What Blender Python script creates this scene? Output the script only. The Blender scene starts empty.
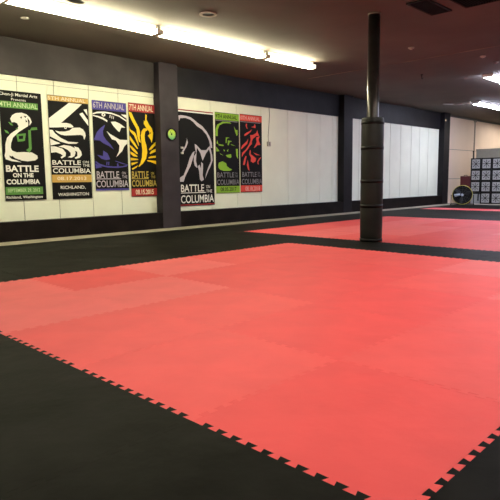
import bpy, bmesh, math, random
from mathutils import Vector, Matrix
random.seed(7)
C = bpy.context.scene.collection
SC = bpy.context.scene
PI = math.pi

# ------------------------------------------------------------------ camera, world, exposure
F_PX, PITCH, YAW, ROLL = 550.85, 0.12582, 0.772565, -0.0120512
cd = bpy.data.cameras.new('camera'); cam = bpy.data.objects.new('camera', cd); C.objects.link(cam)
cd.sensor_width = 36; cd.lens = F_PX / 500 * 36; cd.clip_end = 200; cd.clip_start = 0.02
fw = Vector((math.cos(YAW)*math.cos(PITCH), math.sin(YAW)*math.cos(PITCH), -math.sin(PITCH)))
rt = Vector((math.sin(YAW), -math.cos(YAW), 0)); up = rt.cross(fw)
r2 = rt*math.cos(ROLL) + up*math.sin(ROLL); u2 = -rt*math.sin(ROLL) + up*math.cos(ROLL)
cam.matrix_world = Matrix(((r2.x, u2.x, -fw.x, 0), (r2.y, u2.y, -fw.y, 0), (r2.z, u2.z, -fw.z, 1.0), (0, 0, 0, 1)))
SC.camera = cam
W = bpy.data.worlds.new('world'); SC.world = W; W.use_nodes = True
W.node_tree.nodes['Background'].inputs[0].default_value = (0.5, 0.55, 0.65, 1)
W.node_tree.nodes['Background'].inputs[1].default_value = 0.2
SC.view_settings.view_transform = 'Standard'; SC.view_settings.look = 'None'
SC.view_settings.gamma = 1; SC.view_settings.use_curve_mapping = False
SC.view_settings.exposure = 0.0
WARM, NEUTRAL, COOL = (1.0, 0.94, 0.62), (1.0, 0.90, 0.80), (0.75, 0.78, 1.0)
E_WARM, E_NEUT, E_COOL = 62.0, 40.0, 68.0

# ------------------------------------------------------------------ helpers
MT = {}
def mat(name, col, rough=0.6, metal=0.0, var=0.0, scale=8.0, bump=0.0, bscale=60.0, emit=None, estr=0.0, col2=None, spec=0.5, detail=3.0):
    if name in MT: return MT[name]
    m = bpy.data.materials.new(name); m.use_nodes = True; nt = m.node_tree; b = nt.nodes['Principled BSDF']
    b.inputs['Base Color'].default_value = (*col, 1); b.inputs['Roughness'].default_value = rough
    b.inputs['Metallic'].default_value = metal; b.inputs['Specular IOR Level'].default_value = spec
    if emit: b.inputs['Emission Color'].default_value = (*emit, 1); b.inputs['Emission Strength'].default_value = estr
    tc = nt.nodes.new('ShaderNodeTexCoord')
    if var or col2:
        n = nt.nodes.new('ShaderNodeTexNoise'); n.inputs['Scale'].default_value = scale; n.inputs['Detail'].default_value = detail
        nt.links.new(tc.outputs['Object'], n.inputs['Vector'])
        r = nt.nodes.new('ShaderNodeValToRGB'); c2 = col2 or tuple(c*(1-var) for c in col)
        c1 = col if col2 else tuple(min(1, c*(1+var)) for c in col)
        r.color_ramp.elements[0].position = 0.35; r.color_ramp.elements[1].position = 0.65
        r.color_ramp.elements[0].color = (*c2, 1); r.color_ramp.elements[1].color = (*c1, 1)
        nt.links.new(n.outputs['Fac'], r.inputs['Fac']); nt.links.new(r.outputs['Color'], b.inputs['Base Color'])
    if bump:
        n = nt.nodes.new('ShaderNodeTexNoise'); n.inputs['Scale'].default_value = bscale; n.inputs['Detail'].default_value = 4
        nt.links.new(tc.outputs['Object'], n.inputs['Vector'])
        bp = nt.nodes.new('ShaderNodeBump'); bp.inputs['Strength'].default_value = bump; bp.inputs['Distance'].default_value = 0.02
        nt.links.new(n.outputs['Fac'], bp.inputs['Height']); nt.links.new(bp.outputs['Normal'], b.inputs['Normal'])
    MT[name] = m; return m

def add_box(bm, x0, x1, y0, y1, z0, z1, mi=0, bev=0.0):
    vs = [bm.verts.new((x, y, z)) for x in (x0, x1) for y in (y0, y1) for z in (z0, z1)]
    fs = [bm.faces.new([vs[i] for i in q]) for q in ((0,1,3,2),(4,6,7,5),(0,4,5,1),(2,3,7,6),(0,2,6,4),(1,5,7,3))]
    for f in fs: f.material_index = mi
    if bev:
        es = list({e for f in fs for e in f.edges})
        bmesh.ops.bevel(bm, geom=es, offset=bev, segments=2, affect='EDGES', profile=0.6)
def frame_of(a, b):
    d = (b-a).normalized(); u = d.orthogonal().normalized(); return d, u, d.cross(u)
def add_cyl(bm, a, b, r0, r1=None, n=24, mi=0, cap=True):
    a, b = Vector(a), Vector(b); r1 = r0 if r1 is None else r1; d, u, v = frame_of(a, b)
    A = [bm.verts.new(a + (u*math.cos(t)+v*math.sin(t))*r0) for t in [2*PI*i/n for i in range(n)]]
    B = [bm.verts.new(b + (u*math.cos(t)+v*math.sin(t))*r1) for t in [2*PI*i/n for i in range(n)]]
    for i in range(n):
        f = bm.faces.new((A[i], A[(i+1) % n], B[(i+1) % n], B[i])); f.material_index = mi; f.smooth = True
    if cap:
        for L in (A[::-1], B): f = bm.faces.new(L); f.material_index = mi
def add_tube(bm, a, b, ro, ri, n=32, mi=0):
    a, b = Vector(a), Vector(b); d, u, v = frame_of(a, b); R = []
    for p, r in ((a, ro), (b, ro), (b, ri), (a, ri)):
        R.append([bm.verts.new(p + (u*math.cos(t)+v*math.sin(t))*r) for t in [2*PI*i/n for i in range(n)]])
    for k in range(4):
        for i in range(n):
            f = bm.faces.new((R[k][i], R[k][(i+1) % n], R[(k+1) % 4][(i+1) % n], R[(k+1) % 4][i])); f.material_index = mi; f.smooth = k in (0, 2)
def add_torus(bm, c, axis, R, r, n=40, m=8, mi=0):
    c = Vector(c); d = Vector(axis).normalized(); u = d.orthogonal().normalized(); v = d.cross(u); G = []
    for i in range(n):
        t = 2*PI*i/n; rad = u*math.cos(t)+v*math.sin(t)
        G.append([bm.verts.new(c + rad*(R+r*math.cos(s)) + d*r*math.sin(s)) for s in [2*PI*j/m for j in range(m)]])
    for i in range(n):
        for j in range(m):
            f = bm.faces.new((G[i][j], G[(i+1) % n][j], G[(i+1) % n][(j+1) % m], G[i][(j+1) % m])); f.smooth = True; f.material_index = mi
def add_path(bm, pts, r, n=8, mi=0):
    for p, q in zip(pts[:-1], pts[1:]): add_cyl(bm, p, q, r, n=n, mi=mi)
def obj(name, bm, mats, parent=None, loc=None):
    me = bpy.data.meshes.new(name); bmesh.ops.recalc_face_normals(bm, faces=bm.faces); bm.to_mesh(me); bm.free()
    for m in (mats if isinstance(mats, (list, tuple)) else [mats]): me.materials.append(m)
    o = bpy.data.objects.new(name, me); C.objects.link(o)
    if loc is not None: o.location = loc
    if parent: o.parent = parent
    return o
def tag(o, label, cat, group=None):
    o['label'] = label; o['category'] = cat
    if group: o['group'] = group
    return o
def thing(name, label, cat, loc=(0, 0, 0), rotz=0, group=None):
    o = bpy.data.objects.new(name, None); C.objects.link(o); o.location = loc; o.rotation_euler = (0, 0, rotz); o.empty_display_size = 0.1
    return tag(o, label, cat, group)
def struct(name, bm, m): o = obj(name, bm, m); o['kind'] = 'structure'; return o
def box_struct(name, m, *a): bm = bmesh.new(); add_box(bm, *a); return struct(name, bm, m)
def dup(root, loc, label, rotz=None):
    r = root.copy(); C.objects.link(r); r.location = loc; r['label'] = label
    if rotz is not None: r.rotation_euler = (0, 0, rotz)
    for ch in list(root.children):
        c = ch.copy(); C.objects.link(c); c.parent = r
        for g in list(ch.children):
            d = g.copy(); C.objects.link(d); d.parent = c
    return r

# ------------------------------------------------------------------ materials
m_cream = mat('cream_board', (0.88, 0.92, 0.76), 0.55, var=0.03, scale=1.5, bump=0.08, bscale=12)
m_plum = mat('plum_black_paint', (0.034, 0.028, 0.034), 0.55, var=0.25, scale=2.0, bump=0.15, bscale=14, spec=0.2)
m_night = mat('near_black_violet_tone', (0.010, 0.009, 0.011), 0.5, var=0.3, scale=2.0, bump=0.15, bscale=14, spec=0.2)
m_grey = mat('grey_violet_tone', (0.050, 0.044, 0.046), 0.55, var=0.25, scale=1.6, bump=0.2, bscale=9, spec=0.25)
m_dark = mat('near_black_base', (0.009, 0.006, 0.0055), 0.6, var=0.3, scale=3, bump=0.1, bscale=20, spec=0.12)
m_ceil = mat('maroon_brown_ceiling', (0.110, 0.092, 0.077), 0.8, var=0.12, scale=0.7, bump=0.25, bscale=2.5)
m_conc = mat('sanded_concrete', (0.40, 0.36, 0.28), 0.7, var=0.15, scale=3, bump=0.1)
m_shell = mat('painted_shell', (0.35, 0.30, 0.25), 0.8, var=0.05)
m_black = mat('satin_black', (0.005, 0.005, 0.005), 0.5, spec=0.2)
m_white = mat('white_enamel', (0.75, 0.73, 0.68), 0.4)
m_steel = mat('dark_painted_steel', (0.040, 0.038, 0.034), 0.3, metal=0.5, var=0.2, scale=5)
m_pad = mat('charcoal_vinyl_pad', (0.018, 0.0205, 0.0185), 0.5, spec=0.25, var=0.12, scale=3, bump=0.12, bscale=9)
m_tubew = mat('warm_lamp_tube', (1, 1, 1), 0.4, emit=WARM, estr=E_WARM)
m_tuben = mat('added_lamp_tube', (1, 1, 1), 0.4, emit=NEUTRAL, estr=E_NEUT)  # glow of the added, unseen lamps only
m_tubec = mat('cool_lamp_tube', (1, 1, 1), 0.4, emit=COOL, estr=E_COOL)

# ------------------------------------------------------------------ structure
CZ = 3.52                      # ceiling height above the mat surface
FZ = -0.025                    # bare floor under the mats
XA, XB, YA, YW = -5.0, 31.0, -5.0, 10.0
box_struct('floor', m_conc, XA-0.2, XB+0.2, YA-0.2, YW+0.2, FZ-0.2, FZ)
box_struct('ceiling', m_ceil, XA-0.2, XB+0.2, YA-0.2, YW+0.2, CZ, CZ+0.2)
box_struct('wall_near', m_shell, XA, XB, YA-0.2, YA, FZ, CZ)
box_struct('wall_back', m_shell, XA-0.2, XA, YA-0.2, YW+0.2, FZ, CZ)
box_struct('wall_far', m_cream, XB, XB+0.2, YA-0.2, YW+0.2, FZ, CZ)
# board wall: shallow boards side by side with thin grooves, split in bays by the pilasters
bm = bmesh.new()
add_box(bm, XA, XB, YW+0.012, YW+0.2, FZ, CZ, mi=1)
def boards(xs, z0, z1, ztop=None, g=0.006):
    for a, b in zip(xs[:-1], xs[1:]):
        zt = z1 if ztop is None else ztop-g
        add_box(bm, a+g, b-g, YW, YW+0.012, z0, zt)
        if ztop is not None: add_box(bm, a+g, b-g, YW-0.006, YW+0.012, ztop, z1)
boards([-5, -3.8, -2.4, -1.0, 0.4, 1.6, 2.95, 3.65, 4.36, 5.05, 5.77, 6.44, 7.34], 0.2, 2.96, ztop=2.80, g=0.0065)
boards([7.6, 8.96, 9.83, 10.72, 11.81, 12.65, 13.27, 13.87, 14.3], 0.2, 2.96, g=0.006)
boards([14.5, 15.33, 16.5, 17.26, 17.98, 18.74, 19.39, 20.07, 21.1], 0.2, 2.96, g=0.011)
m_beige = mat('beige_panel_paint', (0.86, 0.70, 0.56), 0.6, var=0.04, scale=0.8)
struct('wall_left', bm, [m_cream, mat('shadowy_joint', (0.16, 0.15, 0.13), 0.8)]); bm = bmesh.new()
for a, b in ((21.3, 24.3), (24.34, 27.4), (27.44, 31)):
    for z0, z1 in ((FZ, 0.955), (0.972, 2.145), (2.162, 3.44)): add_box(bm, a, b-0.02, YW-0.01, YW+0.012, z0, z1)
struct('wall_left_end', bm, m_beige)
XP3 = 21.44
box_struct('trim_header_left', m_grey, XA, 7.5, 9.955, YW+0.05, 2.89, CZ)  # left header run is greyer than the right one
box_struct('trim_header_right', m_night, 7.5, XP3-0.1, 9.955, YW+0.05, 2.89, CZ)
box_struct('trim_plinth', m_dark, XA, XP3-0.1, 9.79, YW+0.05, FZ, 0.318)
for i, (a, b) in enumerate(((7.325, 7.82), (14.175, 14.64), (20.945, XP3))):
    bm = bmesh.new(); add_box(bm, a, b, 9.78, YW+0.05, FZ, CZ, bev=0.006)
    struct('trim_pilaster_%d' % (i+1), bm, (m_plum, m_night, m_night)[i])
bm = bmesh.new(); add_box(bm, 24.28, 24.36, 9.96, YW+0.01, FZ, 3.46); add_box(bm, 24.24, 24.40, 9.93, YW+0.01, 3.38, 3.46)
struct('trim_wall_joint', bm, m_shell)
# pale cracked joint across the ceiling
m_joint = mat('pale_ceiling_joint', (0.42, 0.30, 0.22), 0.8, col2=(0.07, 0.05, 0.045), scale=1.1, detail=1)
bm = bmesh.new(); add_box(bm, 11.28, 11.305, -2, 8.9, CZ-0.004, CZ+0.01); struct('trim_ceiling_joint', bm, m_joint)
# ------------------------------------------------------------------ ceiling lights
def strip_light(x0, x1, y, warm, label):
    t = thing('strip_light', label, 'ceiling light', ((x0+x1)/2, y, CZ-0.003), 0, 'ceiling strip lights')
    h = (x1-x0)/2; kind = int(warm)
    if kind == 0:      # broad wrap-around lens
        bm = bmesh.new(); add_box(bm, -h, h, -0.13, 0.13, -0.03, 0, bev=0.004); obj('housing', bm, m_white, t)
        bm = bmesh.new(); pr = [(-0.125, -0.03), (-0.12, -0.065), (-0.07, -0.09), (0, -0.098), (0.07, -0.09), (0.12, -0.065), (0.125, -0.03)]
        L = [[bm.verts.new((x, y, z)) for y, z in pr] for x in (-h+0.02, h-0.02)]
        for i in range(6): bm.faces.new((L[0][i], L[0][i+1], L[1][i+1], L[1][i]))
        bm.faces.new(L[0]); bm.faces.new(L[1][::-1]); bm.faces.new((L[0][0], L[1][0], L[1][6], L[0][6]))
        obj('lens', bm, m_tubec, t)
        for s in (-1, 1):
            bm = bmesh.new(); add_box(bm, s*h-0.015, s*h+0.015, -0.13, 0.13, -0.075, 0, bev=0.004); obj('end_cap', bm, m_white, t)
        return t
    if kind == 2:  # added unseen lamps; side boards keep their light off the ceiling
        bm = bmesh.new(); add_box(bm, -h, h, -0.16, 0.16, -0.04, 0); add_box(bm, -h, h, -0.175, -0.16, -0.13, 0); add_box(bm, -h, h, 0.16, 0.175, -0.13, 0); obj('reflector', bm, m_white, t)
    bm = bmesh.new(); add_box(bm, -h, h, -0.03, 0.03, -0.075, 0, bev=0.004); obj('housing', bm, m_white, t)
    for s in (-1, 1):
        bm = bmesh.new(); add_cyl(bm, (-h+0.03, s*0.062, -0.115), (h-0.03, s*0.062, -0.115), 0.026, n=14)
        obj('lamp_tube', bm, (m_tubec, m_tubew, m_tuben)[int(warm)], t)
        bm = bmesh.new(); add_box(bm, s*h-0.02, s*h+0.02, -0.095, 0.095, -0.145, -0.07, bev=0.004); obj('end_cap', bm, m_white, t)
    return t
YL = 7.60
strip_light(0.76, 3.22, YL, True, 'warm strip light over the banners, starting outside the left of the photo')
strip_light(3.24, 5.64, YL, True, 'long warm strip light at the upper left, first in the glowing row')
strip_light(5.73, 8.22, YL, True, 'warm strip light in the middle of the glowing row')
strip_light(8.34, 9.80, YL, True, 'short warm strip light ending the glowing row nearest the pole')
for i, x in enumerate((-1.6, 1.0, 3.6, 6.2)):  # row added out of view to light the near mats
    strip_light(x, x+2.44, 1.6, 2, 'added unseen strip light above the near red square, %s from the left' % ('first', 'second', 'third', 'fourth')[i])
strip_light(14.1, 16.55, 5.52, False, 'bright cool strip light at the right edge, nearer of the two white lights')
strip_light(18.8, 20.95, 7.72, False, 'bright cool strip light near the far end of the wall')
for i, x in enumerate((12.0, 15.0, 18.0)):  # cool row added out of view to light the far end
    strip_light(x, x+2.44, 2.0, False, 'added unseen cool strip light above the farther red square, %s along its row' % ('first', 'second', 'third')[i])
strip_light(22.8, 25.2, 6.4, 2, 'added unseen strip light brightening the beige end of the wall')  # this lamp and the next are added to brighten the beige wall
strip_light(25.4, 27.8, 8.6, 2, 'added unseen strip light past the beige end of the wall')

# ------------------------------------------------------------------ puzzle mats
DEP = 0.028
def seam(p, q, nrm):
    """dovetail teeth along p->q, protruding along nrm"""
    p, q, nrm = Vector(p), Vector(q), Vector(nrm); L = (q-p).length; d = (q-p)/L
    mg = min(0.05, L*0.2) - 0.012; n = max(1, round((L-2*mg)/0.086)); w = (L-2*mg)/n; out = [p]
    for i in range(n):
        c = mg+(i+0.5)*w
        out += [p+d*(c-w*0.19), p+d*(c-w*0.31)+nrm*DEP, p+d*(c+w*0.31)+nrm*DEP, p+d*(c+w*0.19)]
    return out + [q]
reds = [mat('red_foam_%d' % i, c, 0.55, var=0.035, scale=3.0, bump=0.22, bscale=5, spec=0.10) for i, c in enumerate(
    ((0.82, 0.158, 0.160), (0.80, 0.112, 0.113), (0.78, 0.098, 0.101)))]
SHADE = {6: (0, 2, 0, 1, 1), 5: (0, 0, 2, 2, 1), 4: (1, 1, 2, 2, 1), 3: (1, 2, 2, 1, 0), 2: (2, 1, 1, 0, 1)}
blks = [mat('black_foam_%d' % i, c, 0.55, var=0.5, scale=2.2, bump=0.3, bscale=4.5, spec=0.03, detail=6) for i, c in enumerate(
    ((0.0085, 0.0085, 0.007), (0.0105, 0.0105, 0.0085), (0.0072, 0.0072, 0.006)))]
XL = [-0.72, 0.34, 1.405, 2.46, 3.517, 4.574, 5.63, 6.69, 7.67, 8.76, 9.86, 10.96, 12.06, 13.15, 14.09, 15.03, 15.97, 16.9, 17.9, 18.8, 19.7, 20.6]
YL_ = [-1.25, -0.26, 0.735, 1.72, 2.705, 3.69, 4.675, 5.665, 6.65, 7.65, 8.65, 9.02]
ORD = ['first', 'second', 'third', 'fourth', 'fifth', 'sixth', 'seventh', 'eighth', 'ninth', 'tenth', 'eleventh']
def visible(x, y):
    d = Vector((x, y, -1.0)); dd = d.dot(fw)
    if dd < 0.25: return False
    px = 250+F_PX*d.dot(r2)/dd; py = 250-F_PX*d.dot(u2)/dd
    return -130 < px < 640 and py < 680
nx, ny = len(XL)-1, len(YL_)-1
for ix in range(nx):
    for iy in range(ny):
        x0, x1, y0, y1 = XL[ix], XL[ix+1], YL_[iy], YL_[iy+1]
        if not any(visible(x0+(x1-x0)*a, y0+(y1-y0)*b) for a in (0, .5, 1) for b in (0, .5, 1)): continue
        red = (2 <= ix <= 6 and 2 <= iy <= 6) or (8 <= ix <= 12 and 4 <= iy <= 8) or (ix == 17 and iy <= 9)
        row = ORD[ny-1-iy]
        if 2 <= ix <= 6 and 2 <= iy <= 6: lb = 'red puzzle mat tile in near red square, %s row from wall, %s from left edge' % (ORD[6-iy], ORD[ix-2])
        elif 8 <= ix <= 12 and 4 <= iy <= 8: lb = 'red puzzle mat tile in farther red square, %s row from wall, %s beyond pole' % (ORD[8-iy], ORD[ix-8])
        elif ix == 17 and iy <= 9: lb = 'red puzzle mat tile in the thin far red strip, %s from the wall' % ORD[9-iy]
        elif ix <= 1 and iy >= 2: lb = 'black puzzle mat tile left of near red square, %s row from wall, %s out' % (row, ORD[1-ix])
        elif ix <= 7 and iy >= 7 and ix >= 2: lb = 'black puzzle mat tile between near red square and wall, %s row, %s from left' % (row, ORD[ix-2])
        elif iy <= 1 and ix <= 7: lb = 'black puzzle mat tile in front of near red square, %s row, %s from left' % (ORD[1-iy], ORD[ix])
        elif ix == 7: lb = 'black puzzle mat tile between the two red squares, %s row from wall' % row
        elif ix <= 12 and iy >= 9: lb = 'black puzzle mat tile between farther red square and wall, %s row, %s along' % (row, ORD[ix-8])
        elif ix <= 12: lb = 'black puzzle mat tile right of farther red square, %s row from wall, %s along' % (row, ORD[ix-8])
        elif ix <= 16: lb = 'black puzzle mat tile between farther square and far strip, %s row from wall, %s along' % (row, ORD[ix-13])
        elif ix == 17: lb = 'black puzzle mat tile at wall end of the thin far red strip'
        else: lb = 'black puzzle mat tile beyond thin far red strip, %s row from wall, %s along' % (row, ORD[ix-18])
        cx, cy = (x0+x1)/2, (y0+y1)/2
        a = seam((x0-cx, y0-cy, 0), (x1-cx, y0-cy, 0), (0, 1, 0)) if iy > 0 else [Vector((x0-cx, y0-cy, 0)), Vector((x1-cx, y0-cy, 0))]
        b = seam((x1-cx, y0-cy, 0), (x1-cx, y1-cy, 0), (1, 0, 0)) if ix < nx-1 else [Vector((x1-cx, y0-cy, 0)), Vector((x1-cx, y1-cy, 0))]
        c = seam((x0-cx, y1-cy, 0), (x1-cx, y1-cy, 0), (0, 1, 0)) if iy < ny-1 else [Vector((x0-cx, y1-cy, 0)), Vector((x1-cx, y1-cy, 0))]
        d = seam((x0-cx, y0-cy, 0), (x0-cx, y1-cy, 0), (1, 0, 0))
        loop = a[:-1] + b[:-1] + c[::-1][:-1] + d[::-1][:-1]
        k = 0.9988
        bm = bmesh.new(); T = [bm.verts.new((v.x*k, v.y*k, 0.0)) for v in loop]; Bo = [bm.verts.new((v.x*k, v.y*k, FZ+0.0005)) for v in loop]
        bm.faces.new(T); bm.faces.new(Bo[::-1])
        for i in range(len(T)): bm.faces.new((T[i], Bo[i], Bo[(i+1) % len(T)], T[(i+1) % len(T)]))
        rr = random.random()
        m = reds[SHADE[iy][ix-2] if ix <= 6 else int(rr*3) % 3] if red else blks[int(rr*3) % 3]
        o = obj('mat_tile', bm, m, None, (cx, cy, random.uniform(-0.0007, 0.0)))
        tag(o, lb, 'floor mat', 'red puzzle mat tiles' if red else 'black puzzle mat tiles')

# ------------------------------------------------------------------ padded pole
PX, PY = 7.715, 4.785
t = thing('padded_pole', 'round dark steel pole with charcoal wrap-around padding between the red squares', 'pole', (PX, PY, 0))
bm = bmesh.new(); add_cyl(bm, (0, 0, 0), (0, 0, CZ-0.02), 0.092, n=40); obj('pole', bm, m_steel, t)
bm = bmesh.new(); add_tube(bm, (0, 0, CZ-0.02), (0, 0, CZ), 0.100, 0.05, n=40); obj('ceiling_collar', bm, m_shell, t)
zb = [0.05, 0.565, 0.955, 1.475, 1.865, 1.95]
for z0, z1 in zip(zb[:-1], zb[1:]):
    bm = bmesh.new(); n = 40; R = 0.175
    prof = [(z0, R-0.012), (z0+0.012, R-0.002), (z0+0.03, R), ((z0+z1)/2, R+0.002), (z1-0.03, R), (z1-0.012, R-0.002), (z1, R-0.012), (z1, 0.093)]
    rings = [[bm.verts.new((r*math.cos(2*PI*i/n), r*math.sin(2*PI*i/n), z)) for i in range(n)] for z, r in prof]
    for A, B in zip(rings[:-1], rings[1:]):
        for i in range(n): f = bm.faces.new((A[i], A[(i+1) % n], B[(i+1) % n], B[i])); f.smooth = True
    obj('pad_section', bm, m_pad, t)
for z in (0.0, 0.545, 0.935, 1.455, 1.845):
    bm = bmesh.new(); add_tube(bm, (0, 0, z+0.001), (0, 0, z+0.052), 0.1795, 0.094, n=40); obj('strap', bm, m_black, t)

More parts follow.
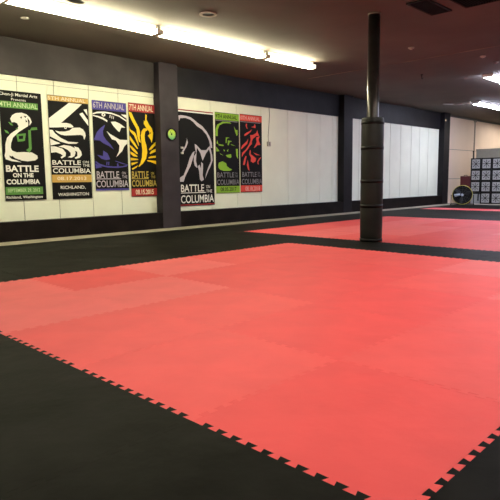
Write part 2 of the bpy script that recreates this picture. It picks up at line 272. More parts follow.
# ------------------------------------------------------------------ banners
from mathutils.geometry import tessellate_polygon
BANNERS = {
 '1': dict(x=4.024, z=0.688, w=0.762, h=1.932,
  poly=[('white',[(0.173,1.446),(0.213,1.511),(0.28,1.551),(0.388,1.566),(0.478,1.541),(0.537,1.482),(0.562,1.412),(0.521,1.353),(0.441,1.305),(0.312,1.221),(0.201,1.117),(0.163,1.021),(0.151,0.94),(0.172,0.891),(0.252,0.859),(0.38,0.869),(0.528,0.866),(0.63,0.811),(0.634,0.76),(0.586,0.723),(0.443,0.702),(0.315,0.718),(0.21,0.759),(0.166,0.8),(0.15,0.771),(0.225,0.724),(0.331,0.683),(0.153,0.701),(0.049,0.734),(0.032,0.797),(0.051,0.867),(0.06,0.999),(0.095,1.109),(0.171,1.189),(0.275,1.261),(0.315,1.323),(0.293,1.374),(0.244,1.392),(0.197,1.382)]),
   ('black',[(0.414,1.515),(0.472,1.506),(0.448,1.476)]),
   ('black',[(0.485,1.485),(0.526,1.424),(0.513,1.345),(0.465,1.278),(0.496,1.365)]),
   ('black',[(0.447,1.454),(0.481,1.414),(0.45,1.398)]),
   ('black',[(0.347,1.482),(0.391,1.5),(0.374,1.456)]),
   ('black',[(0.117,0.803),(0.163,0.78),(0.241,0.742),(0.341,0.724),(0.24,0.72),(0.161,0.737),(0.119,0.771)]),
   ('green',[(0.128,1.391),(0.19,1.371),(0.222,1.327),(0.177,1.332)]),
   ('green',[(0.056,1.248),(0.117,1.228),(0.142,1.177),(0.08,1.201)]),
   ('green',[(0.548,1.312),(0.65,1.325),(0.659,1.279),(0.515,1.26)]),
   ('green',[(0.255,1.281),(0.306,1.298),(0.296,1.262)]),
   ('green',[(0.486,1.265),(0.534,1.268),(0.531,0.927),(0.482,0.854),(0.426,0.906),(0.48,0.944)]),
   ('green',[(0.262,1.176),(0.438,1.206),(0.436,1.17),(0.267,1.141)]),
   ('green',[(0.268,1.148),(0.304,1.15),(0.312,1.058),(0.283,1.05)]),
   ('green',[(0.392,1.172),(0.437,1.185),(0.411,1.066),(0.375,1.075)]),
   ('green',[(0.293,1.093),(0.395,1.104),(0.392,1.062),(0.29,1.05)]),
   ],
  text=[('white','Chon-Ji Martial Arts',0.004,0.689,1.828,1.897),
   ('white','Presents',0.211,0.474,1.764,1.807),
   ('pale','4TH ANNUAL',0.004,0.683,1.649,1.733),
   ('white','BATTLE',0.039,0.639,0.513,0.631),
   ('white','ON THE',0.155,0.534,0.414,0.493),
   ('white','COLUMBIA',0.034,0.65,0.29,0.381),
   ('pale','SEPTEMBER 29, 2012',0.047,0.644,0.14,0.215),
   ('white','Richland, Washington',0.018,0.683,0.021,0.085),
   ],
  strip=[('heading_strip','green',0.004,0.692,1.633,1.748),
   ('date_strip','green',0.009,0.699,0.105,0.243),
   ]),
 '2': dict(x=4.911, z=0.687, w=0.832, h=1.934,
  poly=[('white',[(0.004,1.505),(0.426,1.822),(0.695,1.817),(0.595,1.728),(0.245,1.434),(0.359,1.441),(0.438,1.426),(0.494,1.383),(0.486,1.365),(0.423,1.357),(0.354,1.362),(0.263,1.356),(0.161,1.346),(0.004,1.336)]),
   ('white',[(0.476,1.356),(0.623,1.369),(0.693,1.341),(0.737,1.279),(0.746,1.215),(0.71,1.137),(0.686,1.218),(0.639,1.231),(0.473,1.216),(0.311,1.204),(0.221,1.216),(0.155,1.248),(0.113,1.288),(0.201,1.272),(0.315,1.278),(0.408,1.304)]),
   ('white',[(0.004,1.296),(0.069,1.291),(0.11,1.236),(0.217,1.158),(0.373,1.091),(0.583,1.085),(0.534,1.055),(0.371,1.049),(0.213,1.085),(0.082,1.141),(0.007,1.173)]),
   ('white',[(0.005,1.138),(0.101,1.09),(0.211,1.053),(0.008,1.004)]),
   ('white',[(0.298,1.371),(0.362,1.375),(0.345,1.328),(0.309,1.33)]),
   ('white',[(0.632,1.629),(0.698,1.662),(0.811,1.52),(0.813,1.412)]),
   ('white',[(0.725,1.717),(0.798,1.734),(0.808,1.606)]),
   ('white',[(0.007,0.99),(0.095,0.993),(0.204,0.927),(0.213,0.896),(0.158,0.922),(0.011,0.905)]),
   ('white',[(0.162,0.989),(0.277,1.024),(0.415,1.008),(0.529,0.959),(0.55,0.912),(0.461,0.918),(0.434,0.934),(0.32,0.965)]),
   ('black',[(0.315,1.359),(0.343,1.361),(0.335,1.342),(0.319,1.343)]),
   ('white',[(0.011,0.985),(0.117,0.989),(0.25,0.951),(0.31,0.879),(0.3,0.816),(0.217,0.767),(0.196,0.792),(0.243,0.825),(0.2,0.855),(0.111,0.884),(0.011,0.871)]),
   ('white',[(0.208,0.998),(0.368,1.004),(0.47,0.958),(0.513,0.885),(0.486,0.82),(0.425,0.786),(0.345,0.795),(0.404,0.822),(0.407,0.882),(0.352,0.933),(0.274,0.967)]),
   ('white',[(0.484,1.006),(0.578,0.983),(0.633,0.909),(0.642,0.845),(0.591,0.79),(0.506,0.767),(0.484,0.788),(0.545,0.821),(0.548,0.886),(0.517,0.949)]),
   ],
  text=[('cream','5TH ANNUAL',0.004,0.771,1.848,1.913),
   ('white','BATTLE',0.025,0.612,0.651,0.735),
   ('white','ON',0.652,0.781,0.689,0.732),
   ('white','THE',0.649,0.797,0.619,0.672),
   ('white','COLUMBIA',0.027,0.817,0.493,0.585),
   ('cream','08.17.2013',0.107,0.715,0.358,0.425),
   ('white','RICHLAND,',0.164,0.686,0.179,0.251),
   ('white','WASHINGTON',0.106,0.752,0.057,0.117),
   ],
  strip=[('heading_strip','ochre',0,0.832,1.833,1.926),
   ('rule','white',0.024,0.605,0.603,0.62),
   ('date_strip','ochre',0,0.832,0.317,0.463),
   ]),
 '3': dict(x=5.826, z=0.83, w=0.785, h=1.781,
  poly=[('white',[(0.004,1.525),(0.102,1.56),(0.269,1.576),(0.437,1.564),(0.607,1.525),(0.78,1.441),(0.781,1.408),(0.606,1.498),(0.435,1.535),(0.267,1.547),(0.101,1.527),(0.004,1.498)]),
   ('white',[(0.004,1.489),(0.119,1.48),(0.241,1.453),(0.333,1.405),(0.321,1.368),(0.28,1.393),(0.239,1.412),(0.117,1.45),(0.004,1.472)]),
   ('white',[(0.204,1.532),(0.246,1.549),(0.291,1.529),(0.285,1.493),(0.242,1.471),(0.206,1.492)]),
   ('white',[(0.406,1.383),(0.514,1.394),(0.621,1.36),(0.75,1.284),(0.651,1.284),(0.602,1.188),(0.56,1.212),(0.508,1.261),(0.456,1.313)]),
   ('white',[(0.652,1.547),(0.781,1.548),(0.781,1.473)]),
   ('white',[(0.392,1.519),(0.409,1.52),(0.395,1.459),(0.381,1.461)]),
   ('white',[(0.438,1.509),(0.451,1.51),(0.435,1.449),(0.423,1.452)]),
   ('white',[(0.476,1.494),(0.489,1.495),(0.474,1.442),(0.461,1.445)]),
   ('white',[(0.302,1.194),(0.373,1.143),(0.478,1.093),(0.606,1.034),(0.739,1.034),(0.781,1.036),(0.781,0.961),(0.71,0.91),(0.65,0.805),(0.501,0.674),(0.573,0.802),(0.589,0.915),(0.507,1.014),(0.415,1.035),(0.361,1.106)]),
   ('black',[(0.23,1.523),(0.262,1.525),(0.26,1.5),(0.229,1.498)]),
   ('purple',[(0.276,1.32),(0.217,1.189),(0.223,1.099),(0.282,1.014),(0.384,0.926),(0.454,0.827),(0.34,0.897),(0.215,0.947),(0.135,0.999),(0.004,1.002),(0.025,1.053),(0.082,1.164),(0.169,1.25)]),
   ('purple',[(0.208,0.801),(0.3,0.749),(0.358,0.63),(0.262,0.613),(0.158,0.635),(0.058,0.715),(0.192,0.691)]),
   ('purple',[(0.005,0.569),(0.109,0.497),(0.296,0.462),(0.534,0.455),(0.735,0.485),(0.781,0.523),(0.649,0.56),(0.476,0.604),(0.475,0.591),(0.637,0.541),(0.748,0.523),(0.646,0.495),(0.426,0.486),(0.235,0.502),(0.111,0.539),(0.021,0.593)]),
   ('purple',[(0.004,0.551),(0.17,0.47),(0.019,0.442)]),
   ('purple',[(0.27,0.578),(0.292,0.579),(0.282,0.514),(0.261,0.517)]),
   ('purple',[(0.313,0.579),(0.334,0.579),(0.324,0.511),(0.303,0.514)]),
   ('purple',[(0.512,0.545),(0.539,0.554),(0.557,0.489),(0.509,0.488)]),
   ],
  text=[('silver','6TH ANNUAL',0.021,0.736,1.634,1.752),
   ('silver','BATTLE',0.031,0.553,0.251,0.387),
   ('silver','ON',0.619,0.712,0.324,0.379),
   ('silver','THE',0.619,0.749,0.244,0.305),
   ('silver','COLUMBIA',0.015,0.767,0.066,0.204),
   ],
  strip=[('heading_strip','purple',0,0.785,1.6,1.777),
   ('rule','silver',0.023,0.594,0.226,0.242),
   ('date_strip','purple',0,0.785,0,0.035),
   ]),
 '4': dict(x=6.664, z=0.684, w=0.684, h=1.955,
  poly=[('yellow',[(0.004,1.764),(0.071,1.753),(0.134,1.627),(0.246,1.452),(0.269,1.37),(0.257,1.236),(0.283,1.137),(0.233,1.16),(0.198,1.267),(0.184,1.416),(0.091,1.558),(0.027,1.669)]),
   ('yellow',[(0.004,1.478),(0.025,1.407),(0.141,1.347),(0.178,1.283),(0.23,1.085),(0.219,1.068),(0.173,1.166),(0.118,1.28),(0.042,1.342),(0.004,1.388)]),
   ('yellow',[(0.004,1.282),(0.037,1.243),(0.132,1.131),(0.203,1.017),(0.186,1.0),(0.09,1.096),(0.005,1.192)]),
   ('yellow',[(0.004,1.085),(0.068,1.046),(0.174,0.949),(0.198,0.899),(0.161,0.902),(0.065,0.971),(0.005,1.043)]),
   ('yellow',[(0.004,0.953),(0.082,0.921),(0.184,0.857),(0.179,0.835),(0.079,0.85),(0.006,0.903)]),
   ('yellow',[(0.006,0.82),(0.197,0.795),(0.2,0.774),(0.095,0.767),(0.007,0.762)]),
   ('yellow',[(0.021,0.712),(0.174,0.734),(0.19,0.723),(0.112,0.688),(0.026,0.654)]),
   ('yellow',[(0.032,0.595),(0.191,0.664),(0.148,0.613),(0.046,0.565)]),
   ('yellow',[(0.315,1.39),(0.368,1.443),(0.44,1.447),(0.47,1.415),(0.406,1.378),(0.382,1.292),(0.388,1.192),(0.424,1.075),(0.439,0.94),(0.402,0.803),(0.315,0.699),(0.21,0.627),(0.2,0.639),(0.254,0.715),(0.296,0.834),(0.311,0.987),(0.297,1.138),(0.284,1.288)]),
   ('yellow',[(0.422,1.747),(0.458,1.725),(0.448,1.632),(0.506,1.535),(0.58,1.455),(0.606,1.371),(0.593,1.252),(0.563,1.145),(0.534,1.215),(0.465,1.296),(0.518,1.333),(0.51,1.383),(0.44,1.447),(0.372,1.543),(0.379,1.611),(0.412,1.596)]),
   ('yellow',[(0.484,1.009),(0.55,1.079),(0.67,1.178),(0.68,1.17),(0.68,1.118),(0.557,1.011),(0.497,0.984)]),
   ('yellow',[(0.501,0.924),(0.545,0.977),(0.675,1.029),(0.68,0.972),(0.511,0.904)]),
   ('yellow',[(0.466,0.838),(0.53,0.86),(0.679,0.877),(0.678,0.834),(0.465,0.812)]),
   ('yellow',[(0.426,0.772),(0.526,0.771),(0.653,0.764),(0.678,0.739),(0.68,0.669),(0.651,0.695),(0.525,0.736),(0.431,0.752)]),
   ('black',[(0.526,1.364),(0.551,1.372),(0.546,1.343),(0.529,1.337)]),
   ],
  text=[('cream','7TH ANNUAL',0.02,0.623,1.801,1.922),
   ('gold','BATTLE',0.023,0.45,0.389,0.535),
   ('gold','ON',0.517,0.595,0.461,0.521),
   ('gold','THE',0.518,0.626,0.386,0.442),
   ('gold','COLUMBIA',0.019,0.656,0.211,0.35),
   ('cream','08.15.2015',0.106,0.572,0.042,0.147),
   ],
  strip=[('heading_strip','red',0,0.684,1.775,1.948),
   ('rule','gold',0.016,0.448,0.371,0.383),
   ('date_strip','red',0,0.684,0.009,0.172),
   ]),
 '5': dict(x=7.971, z=0.424, w=1.061, h=2.191,
  poly=[('silver',[(0.011,2.043),(0.088,2.058),(0.24,2.05),(0.369,2.03),(0.473,1.977),(0.577,1.914),(0.71,1.852),(0.844,1.738),(0.938,1.62),(1.004,1.478),(1.015,1.354),(0.959,1.353),(0.921,1.516),(0.842,1.656),(0.708,1.771),(0.548,1.842),(0.445,1.926),(0.342,1.978),(0.213,2.003),(0.06,1.988),(0.022,1.918)]),
   ('silver',[(0.237,1.557),(0.267,1.449),(0.217,1.35),(0.122,1.228),(0.085,1.247),(0.192,1.389),(0.235,1.509)]),
   ('silver',[(0.464,1.268),(0.433,1.156),(0.333,0.933),(0.168,0.691),(0.112,0.561),(0.009,0.562),(0.004,0.651),(0.117,0.711),(0.228,0.911),(0.313,1.113),(0.396,1.226)]),
   ('silver',[(0.469,1.429),(0.521,1.411),(0.666,1.294),(0.818,1.299),(0.932,1.405),(0.972,1.314),(1.01,1.18),(1.021,1.065),(0.961,0.939),(0.873,0.814),(0.77,0.627),(0.802,0.751),(0.876,0.897),(0.964,1.043),(0.955,1.209),(0.91,1.322),(0.816,1.227),(0.7,1.049),(0.637,1.222),(0.533,1.351),(0.515,1.219),(0.496,1.036),(0.533,0.914),(0.531,0.873),(0.453,0.934),(0.429,1.035),(0.433,1.136),(0.502,1.218),(0.479,1.339)]),
   ('silver',[(0.658,1.018),(0.712,0.978),(0.708,0.854),(0.69,0.71),(0.728,0.606),(0.658,0.565),(0.605,0.607),(0.584,0.812),(0.546,0.914),(0.602,0.956),(0.64,0.874)]),
   ],
  text=[('white','BATTLE',0.027,0.725,0.328,0.496),
   ('white','ON',0.794,0.914,0.402,0.477),
   ('white','THE',0.791,0.979,0.297,0.368),
   ('white','COLUMBIA',0.019,1.033,0.067,0.252),
   ],
  strip=[('red_edging','red',0,1.061,2.17,2.189),
   ('white_edging','white',0,1.061,2.135,2.164),
   ('rule','white',0.026,0.78,0.296,0.312),
   ('red_lower_edging','red',0,1.061,0.014,0.038),
   ]),
 '6': dict(x=9.095, z=0.694, w=0.803, h=1.941,
  poly=[('lime',[(0.243,1.727),(0.484,1.729),(0.545,1.696),(0.382,1.7),(0.261,1.686),(0.141,1.635),(0.08,1.532),(0.076,1.376),(0.004,1.373),(0.004,1.528),(0.063,1.645)]),
   ('lime',[(0.626,1.643),(0.687,1.552),(0.749,1.555),(0.751,1.438),(0.715,1.407),(0.665,1.507)]),
   ('lime',[(0.681,1.092),(0.752,1.087),(0.752,0.842),(0.694,0.915)]),
   ('lime',[(0.344,1.356),(0.476,1.355),(0.383,1.329),(0.36,1.212),(0.334,1.225)]),
   ('lime',[(0.413,1.287),(0.556,1.271),(0.473,1.246),(0.43,1.164),(0.4,1.177)]),
   ('lime',[(0.503,1.203),(0.678,1.158),(0.533,1.178)]),
   ('lime',[(0.09,1.187),(0.269,1.172),(0.258,1.143),(0.109,1.152)]),
   ('lime',[(0.054,1.286),(0.09,1.187),(0.032,1.199)]),
   ('lime',[(0.01,1.127),(0.068,1.079),(0.125,1.017),(0.017,1.007)]),
   ('lime',[(0.333,0.928),(0.508,0.955),(0.527,0.889),(0.485,0.859),(0.383,0.879)]),
   ('lime',[(0.256,1.071),(0.316,1.037),(0.275,1.014)]),
   ('lime',[(0.366,1.031),(0.429,1.084),(0.406,1.01)]),
   ('lime',[(0.124,0.974),(0.262,0.912),(0.163,0.939)]),
   ('lime',[(0.077,0.685),(0.099,0.743),(0.219,0.774),(0.339,0.732),(0.358,0.664),(0.459,0.606),(0.541,0.577),(0.457,0.544),(0.253,0.543),(0.134,0.572),(0.08,0.618)]),
   ],
  text=[('black','9TH ANNUAL',0.015,0.733,1.802,1.898),
   ('grey','BATTLE',0.033,0.609,0.383,0.507),
   ('grey','ON',0.636,0.718,0.458,0.508),
   ('grey','THE',0.634,0.733,0.385,0.441),
   ('grey','COLUMBIA',0.028,0.782,0.205,0.334),
   ('black','08.05.2017',0.134,0.679,0.045,0.143),
   ],
  strip=[('heading_strip','lime',0,0.803,1.769,1.93),
   ('rule','grey',0.004,0.755,1.739,1.759),
   ('date_strip','lime',0,0.803,0.01,0.172),
   ]),
 '7': dict(x=9.931, z=0.696, w=0.803, h=1.957,
  poly=[('coral',[(0.216,1.734),(0.259,1.722),(0.247,1.661),(0.279,1.596),(0.236,1.616),(0.204,1.673)]),
   ('coral',[(0.4,1.655),(0.5,1.676),(0.535,1.739),(0.568,1.696),(0.567,1.635),(0.478,1.648)]),
   ('coral',[(0.146,1.447),(0.212,1.495),(0.344,1.547),(0.428,1.597),(0.387,1.534),(0.254,1.452),(0.167,1.418)]),
   ('coral',[(0.475,1.463),(0.587,1.515),(0.634,1.593),(0.655,1.518),(0.7,1.444),(0.452,1.432)]),
   ('coral',[(0.028,1.11),(0.077,1.186),(0.23,1.282),(0.296,1.36),(0.25,1.223),(0.119,1.136),(0.036,1.081)]),
   ('coral',[(0.364,1.453),(0.564,1.463),(0.563,1.418),(0.473,1.368),(0.428,1.305),(0.426,1.229),(0.337,1.166),(0.27,1.088),(0.115,0.963),(0.049,0.887),(0.062,0.992),(0.204,1.086),(0.316,1.21),(0.384,1.334)]),
   ('coral',[(0.597,1.404),(0.722,1.44),(0.675,1.346),(0.72,1.256),(0.742,1.218),(0.628,1.206),(0.537,1.142),(0.492,1.133),(0.56,1.212),(0.607,1.297),(0.585,1.358)]),
   ('coral',[(0.346,1.075),(0.379,1.061),(0.378,0.97),(0.466,0.926),(0.578,0.867),(0.554,0.79),(0.463,0.75),(0.375,0.787),(0.387,0.879),(0.323,0.969)]),
   ('coral',[(0.468,1.018),(0.602,0.983),(0.738,0.948),(0.579,0.952)]),
   ('coral',[(0.191,0.928),(0.223,0.906),(0.154,0.693),(0.089,0.693),(0.135,0.844)]),
   ('coral',[(0.622,0.791),(0.691,0.87),(0.784,0.91),(0.714,0.839),(0.656,0.776),(0.678,0.707),(0.632,0.73)]),
   ('coral',[(0.265,0.831),(0.296,0.695),(0.326,0.547),(0.272,0.578),(0.23,0.694)]),
   ],
  text=[('rose','10TH ANNUAL',0.01,0.725,1.82,1.917),
   ('grey','BATTLE',0.059,0.587,0.393,0.517),
   ('grey','ON',0.621,0.715,0.467,0.524),
   ('grey','THE',0.62,0.736,0.391,0.449),
   ('grey','COLUMBIA',0.039,0.799,0.207,0.343),
   ('rose','08.18.2018',0.165,0.71,0.035,0.149),
   ],
  strip=[('heading_strip','coral',0,0.803,1.792,1.944),
   ('rule','grey',0.004,0.746,1.76,1.78),
   ('date_strip','coral',0,0.803,0.015,0.179),
   ]),
}

COLS = dict(black=((0.007, 0.007, 0.0075), 0.6), white=((0.86, 0.86, 0.82), 0.6), green=((0.10, 0.27, 0.06), 0.6), pale=((0.50, 0.66, 0.38), 0.6),
            ochre=((0.60, 0.38, 0.10), 0.6), cream=((0.85, 0.76, 0.58), 0.6), purple=((0.065, 0.055, 0.30), 0.6), silver=((0.50, 0.46, 0.53), 0.45),
            yellow=((0.86, 0.58, 0.01), 0.6), gold=((0.52, 0.40, 0.08), 0.6), red=((0.38, 0.03, 0.03), 0.6), lime=((0.24, 0.46, 0.03), 0.6),
            grey=((0.20, 0.20, 0.23), 0.6), coral=((0.72, 0.07, 0.05), 0.6), rose=((0.80, 0.45, 0.42), 0.6))
def bcol(c): return mat('print_'+c, COLS[c][0], COLS[c][1], spec=0.12 if c == 'black' else 0.3)
FONT_CACHE = {}
def text_faces(bm, s, x0, x1, z0, z1, y, mi, bold=None):
    bold = (0.012 if x1-x0 > 0.3 else 0.0) if bold is None else bold
    cu = bpy.data.curves.new('txt', 'FONT'); cu.body = s; cu.size = 1; cu.offset = bold; cu.resolution_u = 3; cu.fill_mode = 'FRONT'
    ob = bpy.data.objects.new('txt', cu)
    me = bpy.data.meshes.new_from_object(ob)
    xs = [v.co.x for v in me.vertices]; ys = [v.co.y for v in me.vertices]
    ax, bx, ay, by = min(xs), max(xs), min(ys), max(ys)
    vs = [bm.verts.new((x0+(v.co.x-ax)/(bx-ax)*(x1-x0), y, z0+(v.co.y-ay)/(by-ay)*(z1-z0))) for v in me.vertices]
    for p in me.polygons:
        try: f = bm.faces.new([vs[i] for i in p.vertices]); f.material_index = mi
        except ValueError: pass
    bpy.data.objects.remove(ob); bpy.data.curves.remove(cu); bpy.data.meshes.remove(me)
BL = {'1': 'black banner with white cobra and green heading, leftmost on the wall',
      '2': 'black banner with white eagle head and ochre bands, second from left',
      '3': 'black banner with purple heading and white and purple leaping whale',
      '4': 'black banner with yellow phoenix and red bands beside the dark pilaster',
      '5': 'large black banner with silver wolf, red and white top edge, right of pilaster',
      '6': 'black banner with lime green scorpion and green bands',
      '7': 'black banner with coral red tiger stripes, rightmost on the wall'}
EM = {'1': 'emblem', '2': 'emblem', '3': 'emblem', '4': 'emblem', '5': 'emblem', '6': 'emblem', '7': 'emblem'}
for key, d in BANNERS.items():
    w, h = d['w'], d['h']
    t = thing('wall_banner', BL[key], 'banner', (d['x'], 9.992, d['z']), 0, 'tournament banners on the wall')
    # cloth: a thin sheet whose lowest edge curls a little
    bm = bmesh.new(); nu, nv = 10, 24; G = []
    for s in (0, 1):
        g = [[bm.verts.new((w*i/nu, -0.011 + 0.004*s - (0.0 if j > 1 else 0.0), h*j/nv)) for i in range(nu+1)] for j in range(nv+1)]; G.append(g)
    for s in (0, 1):
        for j in range(nv):
            for i in range(nu): bm.faces.new((G[s][j][i], G[s][j][i+1], G[s][j+1][i+1], G[s][j+1][i]))
    for i in range(nu):
        for j in (0, nv): bm.faces.new((G[0][j][i], G[0][j][i+1], G[1][j][i+1], G[1][j][i]))
    for j in range(nv):
        for i in (0, nu): bm.faces.new((G[0][j][i], G[0][j+1][i], G[1][j+1][i], G[1][j][i]))
    obj('cloth', bm, bcol('black'), t)
    for nm, c, a, b, z0, z1 in d['strip']:
        if nm == 'rule': continue
        bm = bmesh.new(); add_box(bm, a, b, -0.0125, -0.0105, z0, z1); obj(nm, bm, bcol(c), t)
    cs = []
    bm = bmesh.new(); lay = 0
    for c, pts in d['poly']:
        if c not in cs: cs.append(c)
        y = -0.0135 if c == 'black' else -0.0125 - 0.00002*lay
        lay += 1
        vs = [bm.verts.new((x, y, z)) for x, z in pts]
        for tri in tessellate_polygon([[Vector((x, z, 0)) for x, z in pts]]):
            try: f = bm.faces.new([vs[i] for i in tri]); f.material_index = cs.index(c)
            except ValueError: pass
    obj('emblem', bm, [bcol(c) for c in cs], t)
    for c, s, a, b, z0, z1 in d['text']:
        lm = bmesh.new(); text_faces(lm, s, a, b, z0, z1, -0.0145, 0, 0.035 if key == '1' and z1-z0 > 0.07 and c == 'white' else None); obj('lettering', lm, bcol(c), t)
    for nm, c, a, b, z0, z1 in d['strip']:
        if nm != 'rule': continue
        bm = bmesh.new(); add_box(bm, a, b, -0.0125, -0.0105, z0, z1); obj('ruled_line', bm, bcol(c), t)

# small pale clips at the edge of the wolf banner
for i, z in enumerate((1.635, 1.755)):
    bm = bmesh.new(); add_box(bm, -0.032, 0.032, -0.03, 0.0, -0.022, 0.022, bev=0.006); add_cyl(bm, (0, -0.045, 0), (0, -0.03, 0), 0.012, n=12)
    tag(obj('wall_clip', bm, m_white, None, (8.05, 9.977, z)), 'small pale clip on left edge of the wolf banner, %s of two' % ('lower', 'upper')[i], 'clip', 'pale clips on the wolf banner')

# ------------------------------------------------------------------ green wall clock on the first pilaster
t = thing('wall_clock', 'small round green wall clock with black rim on the dark pilaster', 'clock', (7.605, 9.78, 2.015))
bm = bmesh.new(); add_tube(bm, (0, 0, 0), (0, -0.035, 0), 0.135, 0.112, n=40); obj('rim', bm, m_black, t)
mg = mat('green_clock_face', (0.20, 0.62, 0.04), 0.35)
nt = mg.node_tree; b = nt.nodes['Principled BSDF']
tc = nt.nodes.new('ShaderNodeTexCoord'); sx = nt.nodes.new('ShaderNodeSeparateXYZ'); rp = nt.nodes.new('ShaderNodeValToRGB')
nt.links.new(tc.outputs['Generated'], sx.inputs[0]); nt.links.new(sx.outputs['Z'], rp.inputs['Fac']); nt.links.new(rp.outputs['Color'], b.inputs['Base Color'])
rp.color_ramp.elements[0].color = (0.08, 0.42, 0.14, 1); rp.color_ramp.elements[1].color = (0.62, 0.80, 0.02, 1)
bm = bmesh.new(); add_cyl(bm, (0, 0, 0), (0, -0.018, 0), 0.112, n=40); obj('face', bm, mg, t)
bm = bmesh.new()
for k in range(12):
    a = 2*PI*k/12; c_, s_ = math.cos(a), math.sin(a)
    add_cyl(bm, (c_*0.09, -0.018, s_*0.09), (c_*0.104, -0.018, s_*0.104), 0.003, n=6)
obj('hour_marks', bm, m_black, t)
for nm, a, L in (('hour_hand', 1.2, 0.05), ('minute_hand', 2.1, 0.075)):
    bm = bmesh.new(); add_cyl(bm, (0, -0.022, 0), (math.cos(a)*L, -0.022, math.sin(a)*L), 0.006, 0.003, n=8); obj(nm, bm, m_black, t)
bm = bmesh.new(); add_cyl(bm, (0, -0.018, 0), (0, -0.028, 0), 0.016, n=16); obj('hub', bm, m_black, t)

# ------------------------------------------------------------------ hanging wire with outlet box
t = thing('wall_outlet', 'small pale outlet box hanging on a thin wire right of the coral banner', 'outlet', (11.0, 9.999, 1.95))
bm = bmesh.new(); add_box(bm, -0.06, 0.06, -0.045, 0, -0.06, 0.06, bev=0.008); obj('box', bm, mat('aged_plastic', (0.45, 0.42, 0.36), 0.5), t)
bm = bmesh.new()
for z in (-0.022, 0.022): add_box(bm, -0.018, 0.018, -0.048, -0.044, z-0.012, z+0.012, bev=0.002)
obj('socket', bm, m_dark, t)
bm = bmesh.new(); add_path(bm, [Vector(p) for p in ((0.0, -0.008, 0.06), (-0.01, -0.008, 0.2), (0.03, -0.008, 0.55), (0.05, -0.008, 0.75), (0.035, -0.008, 0.94))], 0.006); obj('wire', bm, mat('wire_grey', (0.2, 0.18, 0.15), 0.5), t)

# ------------------------------------------------------------------ ceiling fixtures
def vent(x0, x1, y0, y1, label):
    t = thing('ceiling_vent', label, 'vent', ((x0+x1)/2, (y0+y1)/2, CZ), 0, 'dark ceiling vents'); hx, hy = (x1-x0)/2, (y1-y0)/2
    bm = bmesh.new()
    for a in ((-hx, hx, -hy, -hy+0.03), (-hx, hx, hy-0.03, hy), (-hx, -hx+0.03, -hy+0.03, hy-0.03), (hx-0.03, hx, -hy+0.03, hy-0.03)): add_box(bm, *a, -0.02, 0)
    obj('frame', bm, m_dark, t)
    bm = bmesh.new(); add_box(bm, -hx+0.03, hx-0.03, -hy+0.03, hy-0.03, -0.002, 0); obj('backing', bm, m_black, t)
    n = 12
    for i in range(n):
        y = -hy+0.03+(2*hy-0.06)*(i+0.5)/n
        bm = bmesh.new(); add_box(bm, -hx+0.03, hx-0.03, y-0.004, y+0.004, -0.018, -0.003); obj('slat', bm, m_dark, t)
vent(7.60, 8.40, 3.86, 4.19, 'dark rectangular vent in the ceiling right of the pole, left one of two')
vent(7.60, 8.42, 3.15, 3.66, 'dark rectangular ceiling vent cut by the top edge at the right')
t = thing('recessed_light', 'unlit round recessed light with pale trim ring in the dark ceiling', 'ceiling light', (5.87, 6.55, CZ))
bm = bmesh.new(); add_tube(bm, (0, 0, 0), (0, 0, -0.012), 0.135, 0.09, n=40); obj('trim_ring', bm, mat('dusty_ring', (0.30, 0.24, 0.20), 0.6), t)
bm = bmesh.new(); add_cyl(bm, (0, 0, -0.001), (0, 0, -0.004), 0.09, n=32); obj('opening', bm, m_black, t)
bm = bmesh.new(); add_cyl(bm, (0, 0, 0), (0, 0, -0.01), 0.055, 0.045, n=24); add_tube(bm, (0, 0, 0), (0, 0, -0.006), 0.062, 0.05, n=24)
tag(obj('ceiling_disc', bm, m_white, None, (3.96, 8.64, CZ)), 'small white disc in ceiling between the strip light and the header, far left', 'ceiling disc')
def sensor(x, y, label, r=0.06):
    bm = bmesh.new(); add_cyl(bm, (0, 0, 0), (0, 0, -0.02), r, r*0.95, n=24); add_cyl(bm, (0, 0, -0.02), (0, 0, -0.04), r*0.7, r*0.4, n=24)
    tag(obj('ceiling_sensor', bm, mat('pale_sensor', (0.45, 0.38, 0.34), 0.5), None, (x, y, CZ)), label, 'sensor', 'small ceiling sensors')
sensor(10.16, 5.47, 'small pale round sensor on ceiling right of the pole, before the crack')
sensor(11.97, 4.80, 'small pale round sensor on ceiling beyond the crack, above the white light')
sensor(12.8, 4.84, 'tiny pale round sensor nearest the right edge of the photo', 0.05)
t = thing('ceiling_hook', 'small dark hook hanging from the ceiling beyond the pale crack', 'hook', (12.95, 6.67, CZ))
bm = bmesh.new(); add_cyl(bm, (0, 0, 0), (0, 0, -0.01), 0.03, n=16); obj('plate', bm, m_black, t)
bm = bmesh.new(); add_path(bm, [Vector((0.0, 0, -0.01)), Vector((0, 0, -0.07))]+[Vector((0.03-0.03*math.cos(a), 0, -0.07-0.03*math.sin(a))) for a in (0.6, 1.2, 1.8, 2.4, 3.0)], 0.009); obj('hook', bm, m_black, t)
t = thing('ceiling_conduit', 'slim pale bent conduit on ceiling leading to the far cool light', 'conduit', (18.3, 8.62, CZ))
bm = bmesh.new(); add_path(bm, [Vector(p) for p in ((0, 0, -0.03), (0.35, -0.22, -0.035), (0.42, -0.5, -0.03), (0.30, -0.80, -0.03))], 0.025, n=12); obj('tube', bm, mat('conduit_grey', (0.4, 0.36, 0.34), 0.4), t)
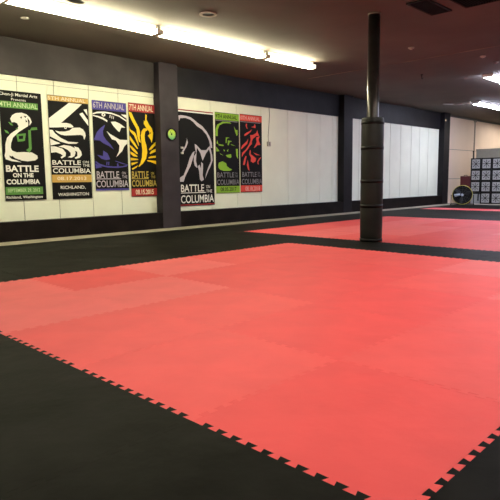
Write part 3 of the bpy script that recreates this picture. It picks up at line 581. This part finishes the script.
# ceiling fan whose blade tip dips into the top left of the frame
t = thing('ceiling_fan', 'dark brown ceiling fan, only one rounded blade tip showing at the top edge', 'ceiling fan', (3.02, 6.55, CZ))
mb = mat('dark_fan_wood', (0.045, 0.032, 0.025), 0.5)
bm = bmesh.new(); add_cyl(bm, (0, 0, 0), (0, 0, -0.04), 0.07, 0.05); add_cyl(bm, (0, 0, -0.04), (0, 0, -0.14), 0.015); obj('down_rod', bm, mb, t)
bm = bmesh.new(); add_cyl(bm, (0, 0, -0.14), (0, 0, -0.26), 0.10, 0.09); obj('motor', bm, mb, t)
for k in range(3):
    a0 = 0.28 + k*2*PI/3; ca, sa = math.cos(a0), math.sin(a0)
    out = [(0.10, -0.05), (0.25, -0.075), (0.80, -0.095), (0.875, -0.075), (0.905, -0.03), (0.905, 0.03), (0.875, 0.075), (0.80, 0.095), (0.25, 0.075), (0.10, 0.05)]
    bm = bmesh.new()
    T = [bm.verts.new((x*ca-y*sa, x*sa+y*ca, -0.20+y*0.1)) for x, y in out]; Bo = [bm.verts.new((x*ca-y*sa, x*sa+y*ca, -0.212+y*0.1)) for x, y in out]
    bm.faces.new(T); bm.faces.new(Bo[::-1])
    for i in range(len(T)): bm.faces.new((T[i], Bo[i], Bo[(i+1) % len(T)], T[(i+1) % len(T)]))
    obj('blade', bm, mb, t)

# ------------------------------------------------------------------ far corner: fan, grille blocks, boxes
t = thing('drum_fan', 'round black floor fan with yellow guard rim at the far end of the wall', 'fan', (20.3, 8.70, 0.0), 0)
ax = Vector((-0.93, -0.36, 0)).normalized(); cc = Vector((0, 0, 0.37)); sd = Vector((-ax.y, ax.x, 0))
m_yel = mat('yellow_enamel', (0.50, 0.45, 0.09), 0.4)
bm = bmesh.new(); add_tube(bm, cc-ax*0.12, cc+ax*0.10, 0.343, 0.333, n=48); obj('drum', bm, m_black, t)
bm = bmesh.new(); add_torus(bm, cc+ax*0.11, ax, 0.348, 0.010); add_torus(bm, cc-ax*0.13, ax, 0.348, 0.010); obj('guard_rim', bm, m_yel, t)
g = bmesh.new()
for R in (0.07, 0.14, 0.21, 0.28): add_torus(g, cc+ax*0.125, ax, R, 0.003, n=32, m=5)
for k in range(12):
    a = 2*PI*k/12; v = sd*math.cos(a)+Vector((0, 0, 1))*math.sin(a); add_cyl(g, cc+ax*0.125+v*0.04, cc+ax*0.115+v*0.338, 0.003, n=5)
obj('guard', g, mat('guard_wire', (0.08, 0.08, 0.08), 0.4), t)
bm = bmesh.new(); add_cyl(bm, cc-ax*0.118, cc-ax*0.112, 0.333, n=48); obj('rear_plate', bm, mat('charcoal_steel', (0.02, 0.02, 0.022), 0.5, spec=0.2), t)
bm = bmesh.new(); q = cc+ax*0.13-sd*0.17; add_cyl(bm, q+sd*0.10+Vector((0, 0, 0.02)), q-sd*0.10-Vector((0, 0, 0.03)), 0.045, 0.06, n=12); obj('motor_label_glint', bm, mat('pale_blue_glint', (0.45, 0.52, 0.60), 0.4), t)  # pale blue body stands in for the shine on the motor label
bm = bmesh.new(); add_cyl(bm, cc-ax*0.08, cc+ax*0.02, 0.075, 0.06); obj('motor', bm, m_dark, t)
for k in range(3):
    a0 = 0.35 + 2*PI*k/3; bm = bmesh.new(); rows = []
    for j in range(7):
        r = 0.05+0.27*j/6; wd = 0.25+0.35*math.sin(PI*min(1, j/5))
        row = []
        for s in (-1, 0, 1):
            a = a0+s*wd*0.6; v = sd*math.cos(a)+Vector((0, 0, 1))*math.sin(a)
            row.append(cc+ax*(0.045+0.035*s)+v*r)
        rows.append(row)
    for dz in (0, 0.004):
        V = [[bm.verts.new(p+ax*dz) for p in row] for row in rows]
        for j in range(6):
            for i in range(2): f = bm.faces.new((V[j][i], V[j][i+1], V[j+1][i+1], V[j+1][i])); f.smooth = True
    obj('blade', bm, mat('fan_blade_grey', (0.07, 0.075, 0.085), 0.3, metal=0.5), t)
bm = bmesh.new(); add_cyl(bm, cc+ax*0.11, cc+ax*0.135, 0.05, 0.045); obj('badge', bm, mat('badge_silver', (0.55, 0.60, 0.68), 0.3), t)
bm = bmesh.new()
for s in (-1, 1):
    q = sd*0.39*s
    add_path(bm, [cc+q, Vector((q.x, q.y, 0.03))], 0.014); add_path(bm, [Vector((q.x, q.y, 0.03))-ax*0.22, Vector((q.x, q.y, 0.03))+ax*0.22], 0.016)
add_path(bm, [sd*0.39+Vector((0, 0, 0.03)), -sd*0.39+Vector((0, 0, 0.03))], 0.014)
obj('stand', bm, m_black, t)
for s in (-1, 1):
    for e in (-1, 1):
        p = sd*0.39*s+ax*0.2*e; bm = bmesh.new(); add_cyl(bm, (p.x, p.y, 0), (p.x, p.y, 0.03), 0.02, n=12); obj('foot', bm, m_black, t)

XR = 22.0
def grille_block(z, y1, label):
    s, hh = 0.402, 0.444
    t = thing('grille_block', label, 'grille block', (XR, y1-s/2, z), 0, 'stacked black blocks with white radial grilles')
    bm = bmesh.new(); add_box(bm, 0.02, 0.22, -s/2, s/2, 0.0, hh)
    e = 0.044
    for a in ((-s/2, s/2, 0, e), (-s/2, s/2, hh-e, hh), (-s/2, -s/2+e, e, hh-e), (s/2-e, s/2, e, hh-e)): add_box(bm, 0.0, 0.02, *a)
    obj('case', bm, m_black, t)
    bm = bmesh.new(); add_box(bm, 0.008, 0.0195, -s/2+e, s/2-e, e, hh-e); obj('panel', bm, mat('grille_white', (0.36, 0.36, 0.35), 0.5), t)
    bm = bmesh.new(); zc = hh/2
    for k in range(8):
        a = k*PI/4+PI/8*0; L = 0.15
        ca, sa = math.cos(a), math.sin(a)
        add_cyl(bm, (0.006, ca*0.03, zc+sa*0.03), (0.006, ca*L, zc+sa*L), 0.007, 0.013, n=6)
    add_cyl(bm, (0.0, 0, zc), (0.008, 0, zc), 0.03, n=20)
    obj('radial_grille', bm, m_black, t)
    return t
p = grille_block(0.446*3, 9.13, 'topmost grille block in the column beside the fan')
RN = ('bottom', 'second from the bottom', 'third from the bottom', 'topmost'); CN = ('column beside the fan', 'middle column', 'column at the right edge')
for c in range(3):
    for r in range(4):
        if c == 0 and r in (0, 3): continue
        dup(p, (XR, 9.13-0.41*c-0.201, 0.446*r+FZ), '%s grille block in the %s' % (RN[r], CN[c]))
p.location.z = 0.446*3+FZ
t = thing('storage_box', 'light grey box with black lid under the shorter grille column', 'box', (22.05, 8.925, FZ))
bm = bmesh.new(); add_box(bm, 0, 0.2, -0.19, 0.19, 0, 0.385, bev=0.01); obj('body', bm, mat('light_grey_box', (0.32, 0.33, 0.33), 0.5), t)
bm = bmesh.new(); add_box(bm, -0.015, 0.2, -0.197, 0.197, 0.385, 0.438, bev=0.008); obj('lid', bm, m_black, t)
bm = bmesh.new(); add_cyl(bm, (-0.03, -0.12, 0.14), (-0.03, -0.12, 0.40), 0.022, n=12); add_box(bm, -0.05, 0.0, -0.15, -0.09, 0.12, 0.15); obj('handle', bm, m_black, t)
bm = bmesh.new(); add_cyl(bm, (0, 0, 0), (0, 0, 2.06), 0.022, n=12); add_cyl(bm, (0, 0, 2.06), (0, 0, 2.09), 0.032, n=12); add_cyl(bm, (0, 0, 0), (0, 0, 0.02), 0.06, n=16)
tag(obj('upright_post', bm, m_black, None, (22.28, 9.16, FZ)), 'thin black upright post rising behind the left grille column', 'post')
t = thing('beige_cabinet', 'plain grey-beige cabinet standing behind the grille blocks', 'cabinet', (22.6, 7.9, FZ))
m_bei = mat('grey_beige_laminate', (0.25, 0.23, 0.175), 0.5, var=0.05)
bm = bmesh.new(); add_box(bm, -0.22, 0.22, -1.2, 1.19, 0, 2.10, bev=0.006); obj('body', bm, m_bei, t)
bm = bmesh.new(); add_box(bm, -0.235, 0.22, -1.21, 1.20, 2.10, 2.15, bev=0.005); obj('top', bm, m_bei, t)
t = thing('red_case', 'dark red case standing on end behind the yellow fan', 'case', (21.95, 9.33, FZ))
bm = bmesh.new(); add_box(bm, -0.12, 0.12, -0.21, 0.14, 0, 1.09, bev=0.02); obj('body', bm, mat('dark_red_vinyl', (0.085, 0.008, 0.011), 0.5), t)
bm = bmesh.new(); add_path(bm, [Vector(v) for v in ((-0.02, -0.1, 1.085), (-0.02, -0.1, 1.12), (-0.02, 0.03, 1.12), (-0.02, 0.03, 1.085))], 0.01); obj('handle', bm, m_black, t)
